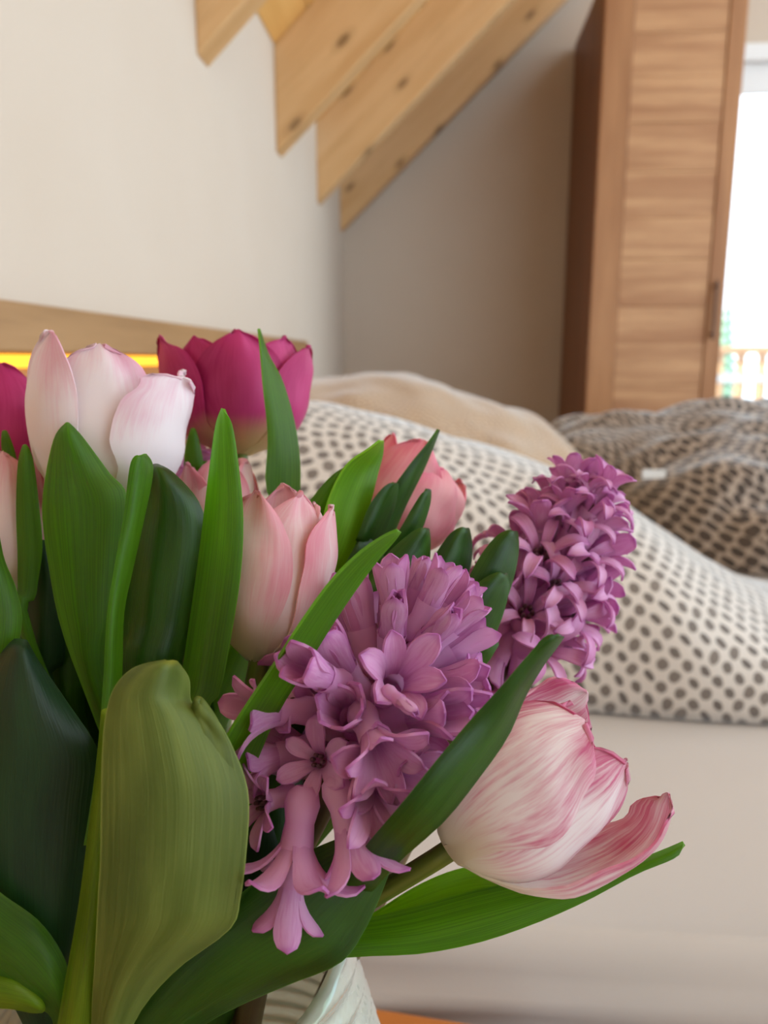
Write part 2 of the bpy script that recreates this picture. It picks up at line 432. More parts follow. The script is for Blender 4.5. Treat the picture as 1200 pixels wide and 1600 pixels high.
# a conifer in the garden
TB = P(1139, 470, 60.); tb = Vector((TB.x, TB.y, -4.))
tr = tag(empty('conifer_tree', tb), 'haze-toned pale green conifer far beyond the balcony railing', 'tree')
TREE = fabric('conifer_hazed_green', srgb(120, 160, 126), srgb(146, 182, 146), 2)  # green paled to paint in distance haze
TH = TB.z - tb.z + .6
from_bm('trunk', tube_bm([tb, tb + Vector((0, 0, TH * .5)), tb + Vector((0, 0, TH))], lambda t: .25 * (1 - t) + .03, 8), OAK_D, tr)
for k in range(10):
    z = tb.z + TH * (.16 + .075 * k); R = 1.7 * (1 - k / 11.5)
    rows = [[Vector((tb.x + r * R * math.cos(q) * (1 + .14 * math.sin(q * 5 + k)), tb.y + r * R * math.sin(q) * (1 + .14 * math.sin(q * 5 + k)), z + dz * TH * .13)) for q in [2 * PI * j / 14 for j in range(14)]]
            for r, dz in ((.05, .95), (.45, .5), (1., 0), (.4, .12), (.05, .2))]
    from_bm('branch_tier', grid_bm(rows, None, 0, True), TREE, tr)

# ------------------------------------------------------------------ wardrobe
WF = 3.165; wx0, wx1, wt = .556, 1.062, 2.39
wd = tag(empty('wardrobe', ((wx0 + wx1) / 2, WF + .3, 0)), 'tall oak wardrobe with a boarded door beside the window', 'wardrobe')
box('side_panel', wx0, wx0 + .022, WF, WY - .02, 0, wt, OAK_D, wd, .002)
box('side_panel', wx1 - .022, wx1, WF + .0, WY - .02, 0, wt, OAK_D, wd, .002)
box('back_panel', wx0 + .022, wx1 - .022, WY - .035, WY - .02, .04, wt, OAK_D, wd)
box('top_panel', wx0 + .022, wx1 - .022, WF, WY - .035, wt - .025, wt, OAK_V, wd)
box('plinth', wx0 + .022, wx1 - .022, WF + .02, WF + .04, 0, .08, OAK_V, wd)
dr = empty('door', (0, 0, 0)); dr.parent = wd
def dbox(name, *a, bev=.003): return box(name, *a[:6], a[6], dr, bev)
dw0, dw1, dz0, dz1 = wx0 + .001, wx1 - .001, .085, wt - .003
dbox('stile', dw0, dw0 + .105, WF - .024, WF - .002, dz0, dz1, OAK_V)
dbox('stile', dw1 - .062, dw1, WF - .024, WF - .002, dz0, dz1, OAK_V)
zz = dz0; k = 0
hs = [.165, .15, .17, .155, .18, .16, .14, .175, .15, .165, .17, .155, .15, .17, .16]
while zz < dz1 - .02:
    h = min(hs[k % len(hs)], dz1 - zz)
    dbox('board', dw0 + .107, dw1 - .064, WF - .018 - .001 * (k % 3), WF - .004, zz + .0004, zz + h - .0004, OAK_H, bev=.0015); zz += h; k += 1
hd = dbox('handle', dw1 - .045, dw1 - .033, WF - .05, WF - .042, 1.08, 1.30, METAL)
for z in (1.10, 1.28): box('handle_post', dw1 - .043, dw1 - .035, WF - .044, WF - .022, z - .005, z + .005, METAL, dr)

# ------------------------------------------------------------------ bed
BY0, BY1, BX1 = .482, 2.36, 1.62
bed = tag(empty('double_bed', (.5, 1.4, 0)), 'wooden double bed frame with a glowing strip under its headboard top', 'bed')
box('side_rail', -.42, BX1, BY0 - .002, BY0 + .03, .36, .548, AMBER, bed, .004)
box('side_rail', -.42, BX1, BY1 - .03, BY1, .30, .50, AMBER, bed, .004)
box('foot_rail', BX1 - .03, BX1, BY0 + .03, BY1 - .03, .30, .50, AMBER, bed, .004)
for x in (-.38, BX1 - .09):
    for y in (BY0 + .02, BY1 - .08): box('leg', x, x + .06, y, y + .06, 0, .30, AMBER, bed, .004)
box('slat_base', -.42, BX1 - .03, BY0 + .03, BY1 - .03, .34, .36, OAK_H, bed)
box('headboard_panel', WX + .004, WX + .03, -.35, 2.44, .25, 1.035, OAK_B, bed, .003)
box('headboard_top', WX + .004, WX + .075, -.35, 2.385, 1.008, 1.058, OAK_B, bed, .003)
# rounded end cap of the headboard
cap = poly_prism('headboard_end', [(WX + .004, .30), (WX + .072, .30), (WX + .075, .9), (WX + .075, 1.058), (WX + .004, 1.058)], 2.385, 2.405, OAK_B, bed)
box('led_strip', WX + .031, WX + .046, -.33, 2.38, .992, 1.006, LED, bed)

def fold(x, y, s, seed=0.): return mnoise.noise(Vector((x * s, y * s, seed)))
# fitted sheet over the mattress, hanging over the near side
def sheet_rows():
    rows = []; uvs = []
    nx = 120
    prof = [(.0, 'h')] 
    for i in range(nx + 1):
        x = -.44 + (BX1 + .40) * i / nx
        r = []
        hem = .556 - .05 * min(max((x + .07) / .10, 0), 1) - .06 * min(max((x - .03) / .2, 0), 1) + .006 * fold(x, 0, 9)
        zt = .60
        # near face bottom -> top
        for q in range(9):
            t = q / 8; z = hem + (zt - .035 - hem) * t
            y = BY0 - .012 - .008 * math.sin(t * PI) + .016 * fold(x * .3 + z, z * 7, 6, 2.)
            r.append(Vector((x, y, z)))
        for q in range(1, 8):
            a = q / 8 * PI / 2
            r.append(Vector((x, BY0 - .012 + .035 * (1 - math.cos(a)) , zt - .035 + .035 * math.sin(a) + .002 * fold(x * .3, a, 5, 4.))))
        for q in range(26):
            t = q / 25; y = BY0 + .023 + (BY1 - BY0 - .05) * t
            amp = .022 * math.exp(-((y - BY0 - .02) / .08) ** 2) + .003
            r.append(Vector((x, y, zt + amp * fold(x * .7 + y * .6, y * 5.2, 3.6, 7.))))
        for q in range(1, 6):
            r.append(Vector((x, BY1 - .027 + .02 * math.sin(q / 5 * PI / 2), zt - .2 * (q / 5) ** 2)))
        rows.append(r)
    return rows
mt = from_bm('fitted_sheet', grid_bm(sheet_rows(), None, -.004), SHEET)
tag(mt, 'pale grey fitted sheet stretched over the mattress', 'sheet')
m2 = box('mattress', -.43, BX1 - .035, BY0 + .035, BY1 - .05, .362, .585, WHITE, None, .03)
tag(m2, 'thick white mattress under the grey sheet', 'mattress')

def mound(name, label, cat, m, crest, near, far, ny=70, nx=90, wr=.012, wrs=6., pw=.62, seed=0., parent=None, sharp=1.0, base=.603, stretch=1.):
    """a puffed cloth body: crest = [(x, y, z)], near / far = [(x, y)] contact lines on the mattress"""
    x0, x1 = crest[0][0], crest[-1][0]
    ctab = [(c[0], c[1]) for c in crest]; ztab = [(c[0], c[2]) for c in crest]
    top = []; uvs = []
    for i in range(nx + 1):
        x = x0 + (x1 - x0) * i / nx
        yc = smooth_tab(ctab, x); zc = smooth_tab(ztab, x); yn = smooth_tab(near, x); yf = smooth_tab(far, x)
        # rounded ends
        e = min((x - x0), (x1 - x)) / .09
        ek = math.sqrt(max(0., 1 - (1 - min(e, 1)) ** 2)) if e < 1 else 1.
        ek = max(ek, .04)
        row = []; L = 0; prev = None; uvr = []
        for j in range(ny + 1):
            th = PI * (j / ny)
            c, s_ = math.cos(th), math.sin(th)
            half = (yc - yn) if c > 0 else (yf - yc)
            k = abs(c) ** sharp * (1 if c > 0 else -1)
            y = yc - half * k * (.6 + .4 * ek)
            z = base + (zc - base) * (s_ ** pw) * ek
            nz = wr * (fold(x * stretch, y, wrs, seed) + .5 * fold(x * stretch + y * .4, y, wrs * 2.3, seed + 9))
            d = Vector((0, -k * .6, s_ + .2)).normalized()
            p = Vector((x, y, z)) + d * nz * min(1, s_ * 3 + .15)
            if j in (0, ny): p.z = base
            row.append(p)
            if prev is not None: L += (p - prev).length
            prev = p; uvr.append([x, L])
        top.append(row); uvs.append(uvr)
    # slanted length along x for the print
    acc = 0
    for i in range(nx + 1):
        if i: acc += (top[i][ny // 2] - top[i - 1][ny // 2]).length
        for q in uvs[i]: q[0] = acc
    bm = grid_bm(top, uvs)
    bm.verts.ensure_lookup_table(); W = ny + 1
    # underside closes the body
    for i in range(nx):
        a, b = i * W, (i + 1) * W
        bm.faces.new((bm.verts[a], bm.verts[b], bm.verts[b + ny], bm.verts[a + ny]))
    bm.faces.new([bm.verts[j] for j in range(W)]); bm.faces.new([bm.verts[nx * W + j] for j in range(W)][::-1])
    bmesh.ops.recalc_face_normals(bm, faces=bm.faces[:])
    o = from_bm(name, bm, m, parent)
    if label: tag(o, label, cat)
    return o
mound('bed_pillow', 'big plump cream pillow printed with rings of grey dots', 'pillow', DOTS,
      [(-.40, 1.12, .93), (-.21, 1.12, .945), (0., 1.12, .893), (.235, 1.12, .812), (.375, 1.12, .722), (.47, 1.12, .672), (.62, 1.10, .635), (.72, 1.08, .615)],
      [(-.40, .90), (-.2, .87), (.1, .845), (.36, .822), (.55, .83), (.72, .92)],
      [(-.40, 1.38), (.2, 1.38), (.72, 1.25)], seed=1., wr=.008, pw=.7)
mound('bed_pillow', 'shade-toned tan pillow against the wall behind the dotted pillow', 'pillow', DOTS_SHADE,
      [(-.42, 1.75, .95), (-.31, 1.75, .962), (-.14, 1.75, .968), (.005, 1.75, .945), (.15, 1.75, .898), (.235, 1.75, .852), (.31, 1.75, .775), (.385, 1.75, .66)],
      [(-.42, 1.42), (.1, 1.41), (.385, 1.5)], [(-.42, 2.1), (.1, 2.08), (.385, 1.9)], seed=5., wr=.02, pw=.6)
dv = mound('duvet', 'rumpled brown dotted duvet piled on the far side of the bed', 'duvet', DOTS_D,
      [(.22, 2.05, .80), (.30, 2.05, .838), (.52, 2.07, .868), (.71, 2.08, .88), (.84, 2.08, .876), (1.1, 2.08, .86), (1.45, 2.05, .80), (1.55, 2.05, .76)],
      [(.22, 1.96), (.38, 1.72), (.6, 1.44), (1.0, 1.40), (1.55, 1.45)], [(.22, 2.3), (.8, 2.34), (1.55, 2.32)], seed=12., wr=.06, wrs=6.5, stretch=.5, pw=.85, ny=110, nx=140)
tgp = P(1022, 741, 1.62)  # small flat white rectangle on the duvet
lb = bmesh.new()
for dx, dz in ((-.024, -.010), (.024, -.008), (.024, .010), (-.024, .010)): lb.verts.new(tgp + Vector((dx, 0, dz)))
lb.faces.new(lb.verts[:]); lb.normal_update(); bmesh.ops.solidify(lb, geom=lb.faces[:], thickness=.002)
o = from_bm('white_patch', lb, WHITE, dv, False); o['label'] = 'small white patch'

# ------------------------------------------------------------------ nightstand and vase
ns = tag(empty('nightstand', (-.041, .414, 0)), 'small wooden bedside table under the flower vase', 'nightstand')
nx0, nx1, ny0, ny1, nt_ = -.40, .13, -.10, .414, .60
box('table_top', nx0, nx1, ny0, ny1, nt_ - .025, nt_, AMBER, ns, .004)
for y in (ny0 + .01, ny1 - .03): box('side_panel', nx0 + .03, nx1 - .02, y, y + .02, .10, nt_ - .025, OAK_V, ns)
box('back_panel', nx0 + .01, nx0 + .03, ny0 + .01, ny1 - .01, .10, nt_ - .025, OAK_V, ns)
box('shelf', nx0 + .03, nx1 - .02, ny0 + .03, ny1 - .03, .10, .12, OAK_H, ns)
df = box('drawer', nx1 - .02, nx1 - .002, ny0 + .012, ny1 - .012, .36, nt_ - .03, OAK_H, ns, .003)
box('knob', nx1 - .003, nx1 + .015, .15, .17, .455, .475, METAL, df, .004)
for x in (nx0 + .02, nx1 - .06):
    for y in (ny0 + .02, ny1 - .06): box('leg', x, x + .04, y, y + .04, 0, .10, OAK_V, ns)
ns.rotation_euler.z = math.radians(-6.5)

VC = Vector((-.088, .212, 0)); VR = .0585; VZ = .812
def vase_m():
    m, nt, out = newmat('vase_glass')
    b = principled(nt, srgb(240, 242, 226), .08, .8, Transmission_Weight=.62, IOR=1.5, Coat_Weight=.8, Coat_Roughness=.05, Thin_Film_Thickness=420., Thin_Film_IOR=1.38)
    nt.links.new(b, out.inputs[0]); return m
vase = tag(empty('glass_vase', (VC.x, VC.y, nt_)), 'ribbed pearly glass vase holding the tulips and hyacinths', 'vase')
def vase_bm():
    prof = [(0, .036), (.03, .046), (.12, .062), (.3, .074), (.5, .078), (.7, .074), (.86, .066), (.95, .061), (1., .0595)]
    rows = []
    nn = 96; H = VZ - nt_
    for i in range(161):
        t = i / 160; r0 = smooth_tab(prof, t)
        row = []
        for k in range(nn):
            q = 2 * PI * k / nn
            rib = .0015 * math.cos(12 * q + t * 150.0) * min(1, t * 6) * (1 - .55 * max(0, (t - .9) / .1))
            lob = .0035 * math.cos(3 * q + .6) * max(0, (t - .8) / .2)
            row.append(Vector((VC.x + (r0 + rib) * math.cos(q), VC.y + (r0 + rib) * math.sin(q), nt_ + .003 + (H - .003) * t + lob * .9)))
        rows.append(row)
    # inside wall back down
    for i in range(40, 1, -1):
        t = i / 40; r0 = smooth_tab(prof, t) - .0042
        rows.append([Vector((VC.x + r0 * math.cos(2 * PI * k / nn), VC.y + r0 * math.sin(2 * PI * k / nn),
                     nt_ + .003 + (H - .003) * t + (.0035 * math.cos(6 * PI * k / nn + .6) * max(0, (t - .8) / .2) * .9))) for k in range(nn)])
    bm = grid_bm(rows, None, 0, True); bm.verts.ensure_lookup_table()
    bm.faces.new(bm.verts[:nn][::-1]); bm.faces.new(bm.verts[-nn:])
    bmesh.ops.recalc_face_normals(bm, faces=bm.faces[:]); return bm
from_bm('vase_body', vase_bm(), vase_m(), vase)

# ------------------------------------------------------------------ plants
VB = Vector((VC.x, VC.y, .66))      # where the stems meet inside the vase
VM = Vector((VC.x, VC.y, VZ - .012))
def plant(name, label, cat, group, jitter):
    return tag(empty(name, VB + Vector((jitter[0], jitter[1], 0))), label, cat, group)
def leaf(pl, rows, m, bulge=.006, tilt=0., ext=True, exd=None, n=30, mseg=10, wav=0.001, thick=.0007, twist=0.):
    """rows: tip to base, (left px, left py, right px, right py, distance from the lens)"""
    R = [tuple(map(float, r)) for r in rows]
    if ext:
        last = R[-1]; mx, my = (last[0] + last[2]) / 2, (last[1] + last[3]) / 2
        j = random.uniform(-.018, .018); j2 = random.uniform(-.012, .016)
        e1 = PX(VM + Vector((j, j2, 0))); e2 = PX(VB + Vector((j * .5, j2 * .5, .02)))
        for (ex, ey, ed), hw in ((e1, 24), (e2, 9)):
            if math.hypot(ex - mx, ey - my) < 60: continue
            R.append((ex - hw, ey, ex + hw, ey, exd or ed))
    sd = random.uniform(0, 50)
    vr = []; uv = []
    for i in range(n + 1):
        t = i / n; t = t ** 1.25
        lx, ly, rx, ry, d = cr(R, t)
        k = min(1, i / 4)
        row = []; u = []
        for j in range(mseg + 1):
            s = j / mseg; q = 2 * s - 1
            dd = d - bulge * .55 * (1 - q * q) * k + tilt * q + wav * mnoise.noise(Vector((t * 5, q * 1.3, sd))) * k + twist * q * (t - .5)
            row.append(P(lx + (rx - lx) * s, ly + (ry - ly) * s, dd)); u.append((s, t))
        vr.append(row); uv.append(u)
    # collapse degenerate tip slightly apart
    return from_bm('leaf', grid_bm(vr, uv, thick), m, pl)

PROF = [(0, .10), (.06, .42), (.18, .80), (.36, 1.0), (.58, 1.0), (.8, .88), (1., .68)]
PROF_OPEN = [(0, .10), (.06, .42), (.18, .80), (.36, .98), (.58, 1.04), (.8, 1.04), (1., .98)]
def petal(pl, name, base, ax, cv, az, L, W, R, m, open_=0., curl=0., tipw=.5, prof=PROF, rho=1.0, n=22, ms=12, wave=.0013, rscale=1., droop=0.):
    rt = ax.cross(cv); a = math.radians(az)
    rad = cv * math.cos(a) + rt * math.sin(a); tan = rt * math.cos(a) - cv * math.sin(a)
    wt_ = [(0, .22), (.12, .52), (.3, .86), (.52, 1.), (.72, .92), (.86, .70), (.94, tipw * .88), (.98, tipw * .5), (1., .08)]
    op = math.radians(open_); sd = random.uniform(0, 60)
    rows = []; uv = []
    ts = [1 - (1 - i / n) ** 1.25 for i in range(n + 1)]
    def opened(t):
        r, z = R * rscale * smooth_tab(prof, t), L * t
        k = op * min(1, t / .35) ** .7
        return r * math.cos(k) + z * math.sin(k), z * math.cos(k) - r * math.sin(k) * .6
    pr, pz = opened(.6)
    mer = []
    for t in ts:
        r, z = opened(t)
        if t > .6:
            k = math.radians(curl) * ((t - .6) / .4) ** 1.2
            dr0, dz0 = r - pr, z - pz
            r, z = pr + dr0 * math.cos(k) + dz0 * math.sin(k), pz + dz0 * math.cos(k) - dr0 * math.sin(k)
        mer.append((r, z))
    for i, t in enumerate(ts):
        r, z = mer[i]; a_, b_ = mer[max(i - 1, 0)], mer[min(i + 1, n)]
        T = Vector((b_[0] - a_[0], b_[1] - a_[1])).normalized(); N = (-T.y, T.x)
        hw = W / 2 * max(.04, smooth_tab(wt_, t)); rho_ = max(R * rho, hw * .75)
        row = []; u = []
        for j in range(ms + 1):
            q = 2 * j / ms - 1; ph = q * hw / rho_
            x = rho_ * math.sin(ph); c = rho_ * (1 - math.cos(ph))
            w_ = wave * mnoise.noise(Vector((t * 4, q * 2.2, sd))) * t * 1.6
            dn = -.04 * L * q * q * t
            row.append(base + ax * (z + N[1] * c + dn * T.y) + rad * (r + N[0] * c + w_ + dn * T.x) + tan * (x + w_)); u.append((j / ms, t))
        rows.append(row); uv.append(u)
    return from_bm(name, grid_bm(rows, uv, .0006), m, pl)
def frame(b, t):
    ax = (t - b).normalized(); cv = (CAM - b).normalized(); cv = (cv - ax * cv.dot(ax)).normalized(); return ax, cv
def tulip(label, base, tip, R, petals, m, stem_d=None, group='tulips in the vase', sr=.0032, via=None, **kw):
    j = (random.uniform(-.02, .02), random.uniform(-.02, .02))
    pl = plant('tulip', label, 'tulip', group, j)
    b = P(*base); t = P(*tip); ax, cv = frame(b, t); L = (t - b).length
    vm = VM + Vector((j[0] * 1.3, j[1] * 1.3, 0))
    if via: vm = P(*via)
    pts = bez(VB + Vector((j[0], j[1], 0)), VB + Vector((j[0], j[1], .07)), vm, (vm + b) / 2, 12)[:-1] + bez((vm + b) / 2, vm * .25 + b * .75, b - ax * .018, b + ax * .003, 14) if not via else \
        bez(VB + Vector((j[0], j[1], 0)), VM, vm, b + ax * .003, 22)
    from_bm('stem', tube_bm(pts, sr, 10), STEM, pl)
    for qi, p in enumerate(petals):
        p = dict(p); p.setdefault('rscale', .93 if qi < 3 else 1.07); az = p.pop('az'); l = p.pop('l', 1.) * L; wd_ = p.pop('w', 1.) * R
        petal(pl, 'petal', b, ax, cv, az, l, wd_, R, p.pop('m', m), **{**kw, **p})
    # pistil
    from_bm('pistil', tube_bm([b, b + ax * L * .3, b + ax * L * .36], lambda q: .0026 if q < .8 else .0034, 8), LF_YE, pl)
    return pl

# --- tulips
T1 = tulip('wide open blush-white tulip at the upper left, before the headboard', (162, 800, .262), (162, 560, .272), .0215, [
    dict(az=195, l=1.02, w=1.8, open_=3), dict(az=98, l=1.02, w=1.9, open_=9, tipw=.8), dict(az=-120, l=.95, w=1.6, open_=3),
    dict(az=-4, l=.96, w=2.1, open_=0, curl=-4, tipw=.62, rscale=.97), dict(az=-62, l=1.12, w=1.7, open_=2, curl=-14, tipw=.52), dict(az=54, l=.84, w=2.2, open_=10, curl=6, tipw=.78)], PT_WHITE, prof=PROF_OPEN)
T2 = tulip('magenta tulip cut off by the left edge of the picture', (22, 775, .30), (2, 585, .305), .0195, [
    dict(az=a, w=1.8, open_=o_) for a, o_ in ((180, 3), (60, 5), (-60, 5), (110, 6), (0, 4), (-120, 3))], PT_MAG)
T3 = tulip('magenta cup-shaped tulip with a pale yellow base', (376, 712, .335), (370, 545, .34), .0250, [
    dict(az=170, w=1.8, open_=5, l=1.0), dict(az=-40, w=1.7, open_=5, l=1.0), dict(az=48, w=1.7, open_=5, l=1.02),
    dict(az=2, w=1.75, open_=2, l=1.0, rscale=1.05), dict(az=-68, w=1.7, open_=9, l=1.10, tipw=.36), dict(az=72, w=1.7, open_=8, l=1.02)], PT_MAG, prof=PROF_OPEN)
T4 = tulip('pale peach tulip mostly outside the left edge', (12, 930, .262), (2, 720, .27), .0165, [
    dict(az=a, w=1.9, open_=0) for a in (180, 60, -60, 120, 0, -120)], PT_PINK)
T6 = tulip('pink tulip tucked behind the slender upright leaf', (350, 880, .285), (340, 722, .29), .0135, [
    dict(az=a, w=1.9, open_=o_) for a, o_ in ((180, 2), (60, 4), (-60, 6), (120, 3), (0, 2), (-120, 2))], PT_PINK)
T5 = tulip('tall closed pink and cream tulip in the middle', (405, 1036, .232), (442, 752, .242), .0155, [
    dict(az=175, l=1.03, w=1.9, open_=0), dict(az=90, l=.93, w=1.75, open_=4, curl=-8), dict(az=-115, l=.92, w=1.7, open_=1),
    dict(az=30, l=.93, w=1.9, open_=-1), dict(az=62, l=.90, w=1.5, open_=6, tipw=.45), dict(az=-32, l=.90, w=2.15, open_=3, rscale=1.06)], PT_PINK)
T7 = tulip('coral-pink tulip leaning right, behind the narrow leaves', (590, 858, .318), (668, 705, .325), .0205, [
    dict(az=180, w=1.8, open_=3), dict(az=-70, w=1.8, open_=5), dict(az=70, w=1.7, open_=13, l=.95, curl=-25, wave=.002), dict(az=120, w=1.7, open_=8, wave=.002),
    dict(az=-10, w=1.8, open_=4), dict(az=35, w=1.9, open_=9, curl=-20, l=.95, wave=.002)], PT_CORAL)
T8 = tulip('large pink-flamed white tulip nodding to the right over the bed', (700, 1332, .206), (938, 1146, .211), .0205, [
    dict(az=-138, l=1.14, w=1.9, open_=3, tipw=.8, rscale=1.0), dict(az=175, l=1.0, w=1.9, open_=4, rscale=.98), dict(az=-80, l=.98, w=1.5, open_=-1, rscale=.88),
    dict(az=106, l=1.22, w=1.85, open_=16, curl=-18, tipw=.78, rscale=1.04), dict(az=42, l=1.0, w=1.9, open_=1, tipw=.6, rscale=.92, wave=.0008), dict(az=-24, l=.98, w=2.4, open_=1, curl=-10, tipw=.66, rscale=1.12, wave=.0008)], PT_FLAME, via=(520, 1450, .235), sr=.0030)

# --- hyacinths
def fl_petal_mesh(name, a0, a1, L=.0135, W=.0062, r0=.0030, tw=0.):
    rows = []; uv = []; z = 0.; r = r0; n = 9; ms = 6
    for i in range(n + 1):
        t = i / n; an = math.radians(a0 + (a1 - a0) * t ** 1.5)
        if i: z += L / n * math.cos(an); r += L / n * math.sin(an)
        hw = W / 2 * max(.05, smooth_tab([(0, .62), (.25, .72), (.6, 1.), (.82, .86), (.94, .52), (1., .12)], t))
        row = []; u = []
        for j in range(ms + 1):
            q = 2 * j / ms - 1
            inx = -.30 * hw * q * q                      # gutter
            row.append(Vector((r + inx * math.cos(an), hw * q, z - inx * math.sin(an) * 1.0))); u.append((j / ms, t))
        rows.append(row); uv.append(u)
    bm = grid_bm(rows, uv, .0006); me = bpy.data.meshes.new(name); bm.to_mesh(me); bm.free(); me.materials.append(FLORET)
    for f in me.polygons: f.use_smooth = True
    return me
def tube_mesh(name, L=.0115):
    prof = [(0, .0016), (.1, .0030), (.3, .0036), (.6, .0029), (1., .0034)]
    rows = [[Vector((r * math.cos(q), r * math.sin(q), L * t)) for q in [2 * PI * k / 10 for k in range(10)]] for t, r in prof]
    uv = [[(.5, .3 + .3 * t)] * 10 for t, r in prof]
    bm = grid_bm(rows, uv, 0, True); me = bpy.data.meshes.new(name); bm.to_mesh(me); bm.free(); me.materials.append(FLORET)
    for f in me.polygons: f.use_smooth = True
    return me
FT = tube_mesh('floret_tube')
KIND = {'bud': (fl_petal_mesh('bud_petal', -2, -12, .0115, .0058, .0030), .6), 'tight': (fl_petal_mesh('tight_petal', 4, 14, .0125), .9),
        'half': (fl_petal_mesh('half_petal', 12, 62, .013), 1.), 'open': (fl_petal_mesh('open_petal', 24, 112, .0135), 1.),
        'reflex': (fl_petal_mesh('reflexed_petal', 6, 142, .0150, .0042), 1.), 'star': (fl_petal_mesh('star_petal', 40, 82, .0125, .0066), 1.)}
sb = bmesh.new()
for k in range(6):
    q = k * PI / 3 + .4
    bmesh.ops.create_uvsphere(sb, u_segments=6, v_segments=4, radius=.0008, matrix=Matrix.Translation((.0017 * math.cos(q), .0017 * math.sin(q), .0125)) @ Matrix.Diagonal((1, 1, 2.2, 1)))
SM = bpy.data.meshes.new('stamens'); sb.to_mesh(SM); sb.free(); SM.materials.append(ANTHER)
def floret(pl, base, direction, kind, scale=1., roll=None):
    z = direction.normalized(); a = Vector((.31, .2, .93)); x = a.cross(z).normalized(); y = z.cross(x)
    M = Matrix((x, y, z)).transposed().to_4x4() @ Matrix.Rotation(random.uniform(0, 6) if roll is None else roll, 4, 'Z') @ Matrix.Scale(scale, 4)
    M.translation = base - wloc(pl)
    o = link('floret', FT, None, pl, False); o.matrix_local = M
    me = KIND[kind][0]
    for k in range(6):
        p = link('petal', me, None, o, False)
        inner = k % 2
        p.matrix_local = Matrix.Translation((0, 0, .0108 - .0004 * inner)) @ Matrix.Rotation(k * PI / 3, 4, 'Z') @ \
            Matrix.Rotation(random.uniform(-.08, .08), 4, 'Y') @ Matrix.Scale(random.uniform(.92, 1.06) * (.94 if inner else 1), 4)
    if kind in ('star', 'open', 'reflex'):
        link('stamen', SM, None, o, False)
    return o
def hyacinth(label, base, tip, n, kinds, skip=None, reach=.006, tl=(-30, 75), group='hyacinths in the vase', fs=1., via=None):
    j = (random.uniform(-.012, .012), random.uniform(-.01, .012))
    pl = plant('hyacinth', label, 'hyacinth', group, j)
    b = P(*base); t = P(*tip); ax, cv = frame(b, t); rt = ax.cross(cv); L = (t - b).length
    vm = P(*via) if via else VM
    pts = bez(VB + Vector((j[0], j[1], 0)), vm, b - ax * .04, b, 14)[:-1] + bez(b, b + ax * L * .3, b + ax * L * .6, t, 8)
    from_bm('stem', tube_bm(pts, lambda q: .0052 - .002 * q, 10), STEM_P, pl)
    for i in range(n):
        u = (i + .5) / n; az = i * 2.39996 + .5
        if skip and skip(u, math.degrees(az) % 360): continue
        rad = cv * math.cos(az) + rt * math.sin(az)
        ti = math.radians(tl[0] + (tl[1] - tl[0]) * u ** 1.3 + random.uniform(-9, 9))
        d = rad * math.cos(ti) + ax * math.sin(ti) + Vector((0, 0, -.12 * (1 - u)))
        kd = kinds(u)
        s_ = fs * (1.08 - .30 * max(0, u - .55) / .45) * random.uniform(.93, 1.07)
        floret(pl, b + ax * (L * u) + rad * .004, d, kd, s_)
    return pl, b, ax, cv, rt, L
H1, b1, a1, c1, r1, L1 = hyacinth('large mauve hyacinth in front with open florets trailing at its foot', (505, 1255, .222), (652, 985, .222), 42,
    lambda u: random.choice(['open', 'half', 'half']) if u < .38 else (random.choice(['half', 'tight', 'tight']) if u < .7 else random.choice(['tight', 'bud', 'tight'])), tl=(-8, 80), fs=1.28, via=(420, 1420, .245),
    skip=lambda u, az: u < .30 and (az < 125 or az > 290))
def hand(pl, px, py, d, dx, dy, dz, kind, s=1.12, roll=None):
    """a floret whose tube starts at the pixel, pointing right (dx), up (dy) and to the viewer (dz)"""
    floret(pl, P(px, py, d), RT * dx + UP * dy - FW * dz, kind, s, roll)
for h in [(520, 1190, .211, -.35, .35, 1., 'star', .84), (462, 1238, .207, -.75, .0, .7, 'star', .88), (476, 1228, .198, -.12, -1., .25, 'open', 1.3), (520, 1212, .198, .34, -.9, .35, 'half', 1.2),
          (470, 1300, .200, -.18, -1., .1, 'half', 1.15), (560, 1180, .205, .25, -.35, .9, 'half', 1.15), (560, 1105, .204, .3, -.35, .8, 'half', 1.2), (570, 1160, .206, .6, -.2, .6, 'half', 1.0),
          (500, 1110, .210, -.8, .1, .5, 'half', 1.15), (540, 1075, .205, -.35, .35, .7, 'tight', 1.2), (500, 1165, .214, -.9, -.1, .4, 'half', 1.1)]:
    hand(H1, *h)
floret(H1, P(600, 1075, .195), RT * .6 - UP * .35 - FW * .6, 'bud', .55).name = 'withered_floret'
H2, *_ = hyacinth('mauve hyacinth on the right with recurved starry florets', (800, 1010, .300), (905, 790, .305), 44,
    lambda u: random.choice(['reflex', 'reflex', 'half']) if u < .92 else 'half', tl=(24, 82), fs=1.2, via=(520, 1420, .27))
for h in [(806, 985, .297, -.55, -.75, .3, 'half', 1.2), (815, 1000, .296, -.15, -1., .2, 'reflex', 1.2), (800, 955, .295, -.85, -.2, .4, 'half', 1.15)]:
    hand(H2, *h)
H3, *_ = hyacinth('mauve hyacinth almost hidden behind the white tulip', (285, 800, .325), (262, 735, .335), 16,
    lambda u: 'half', tl=(-20, 70), fs=.8)

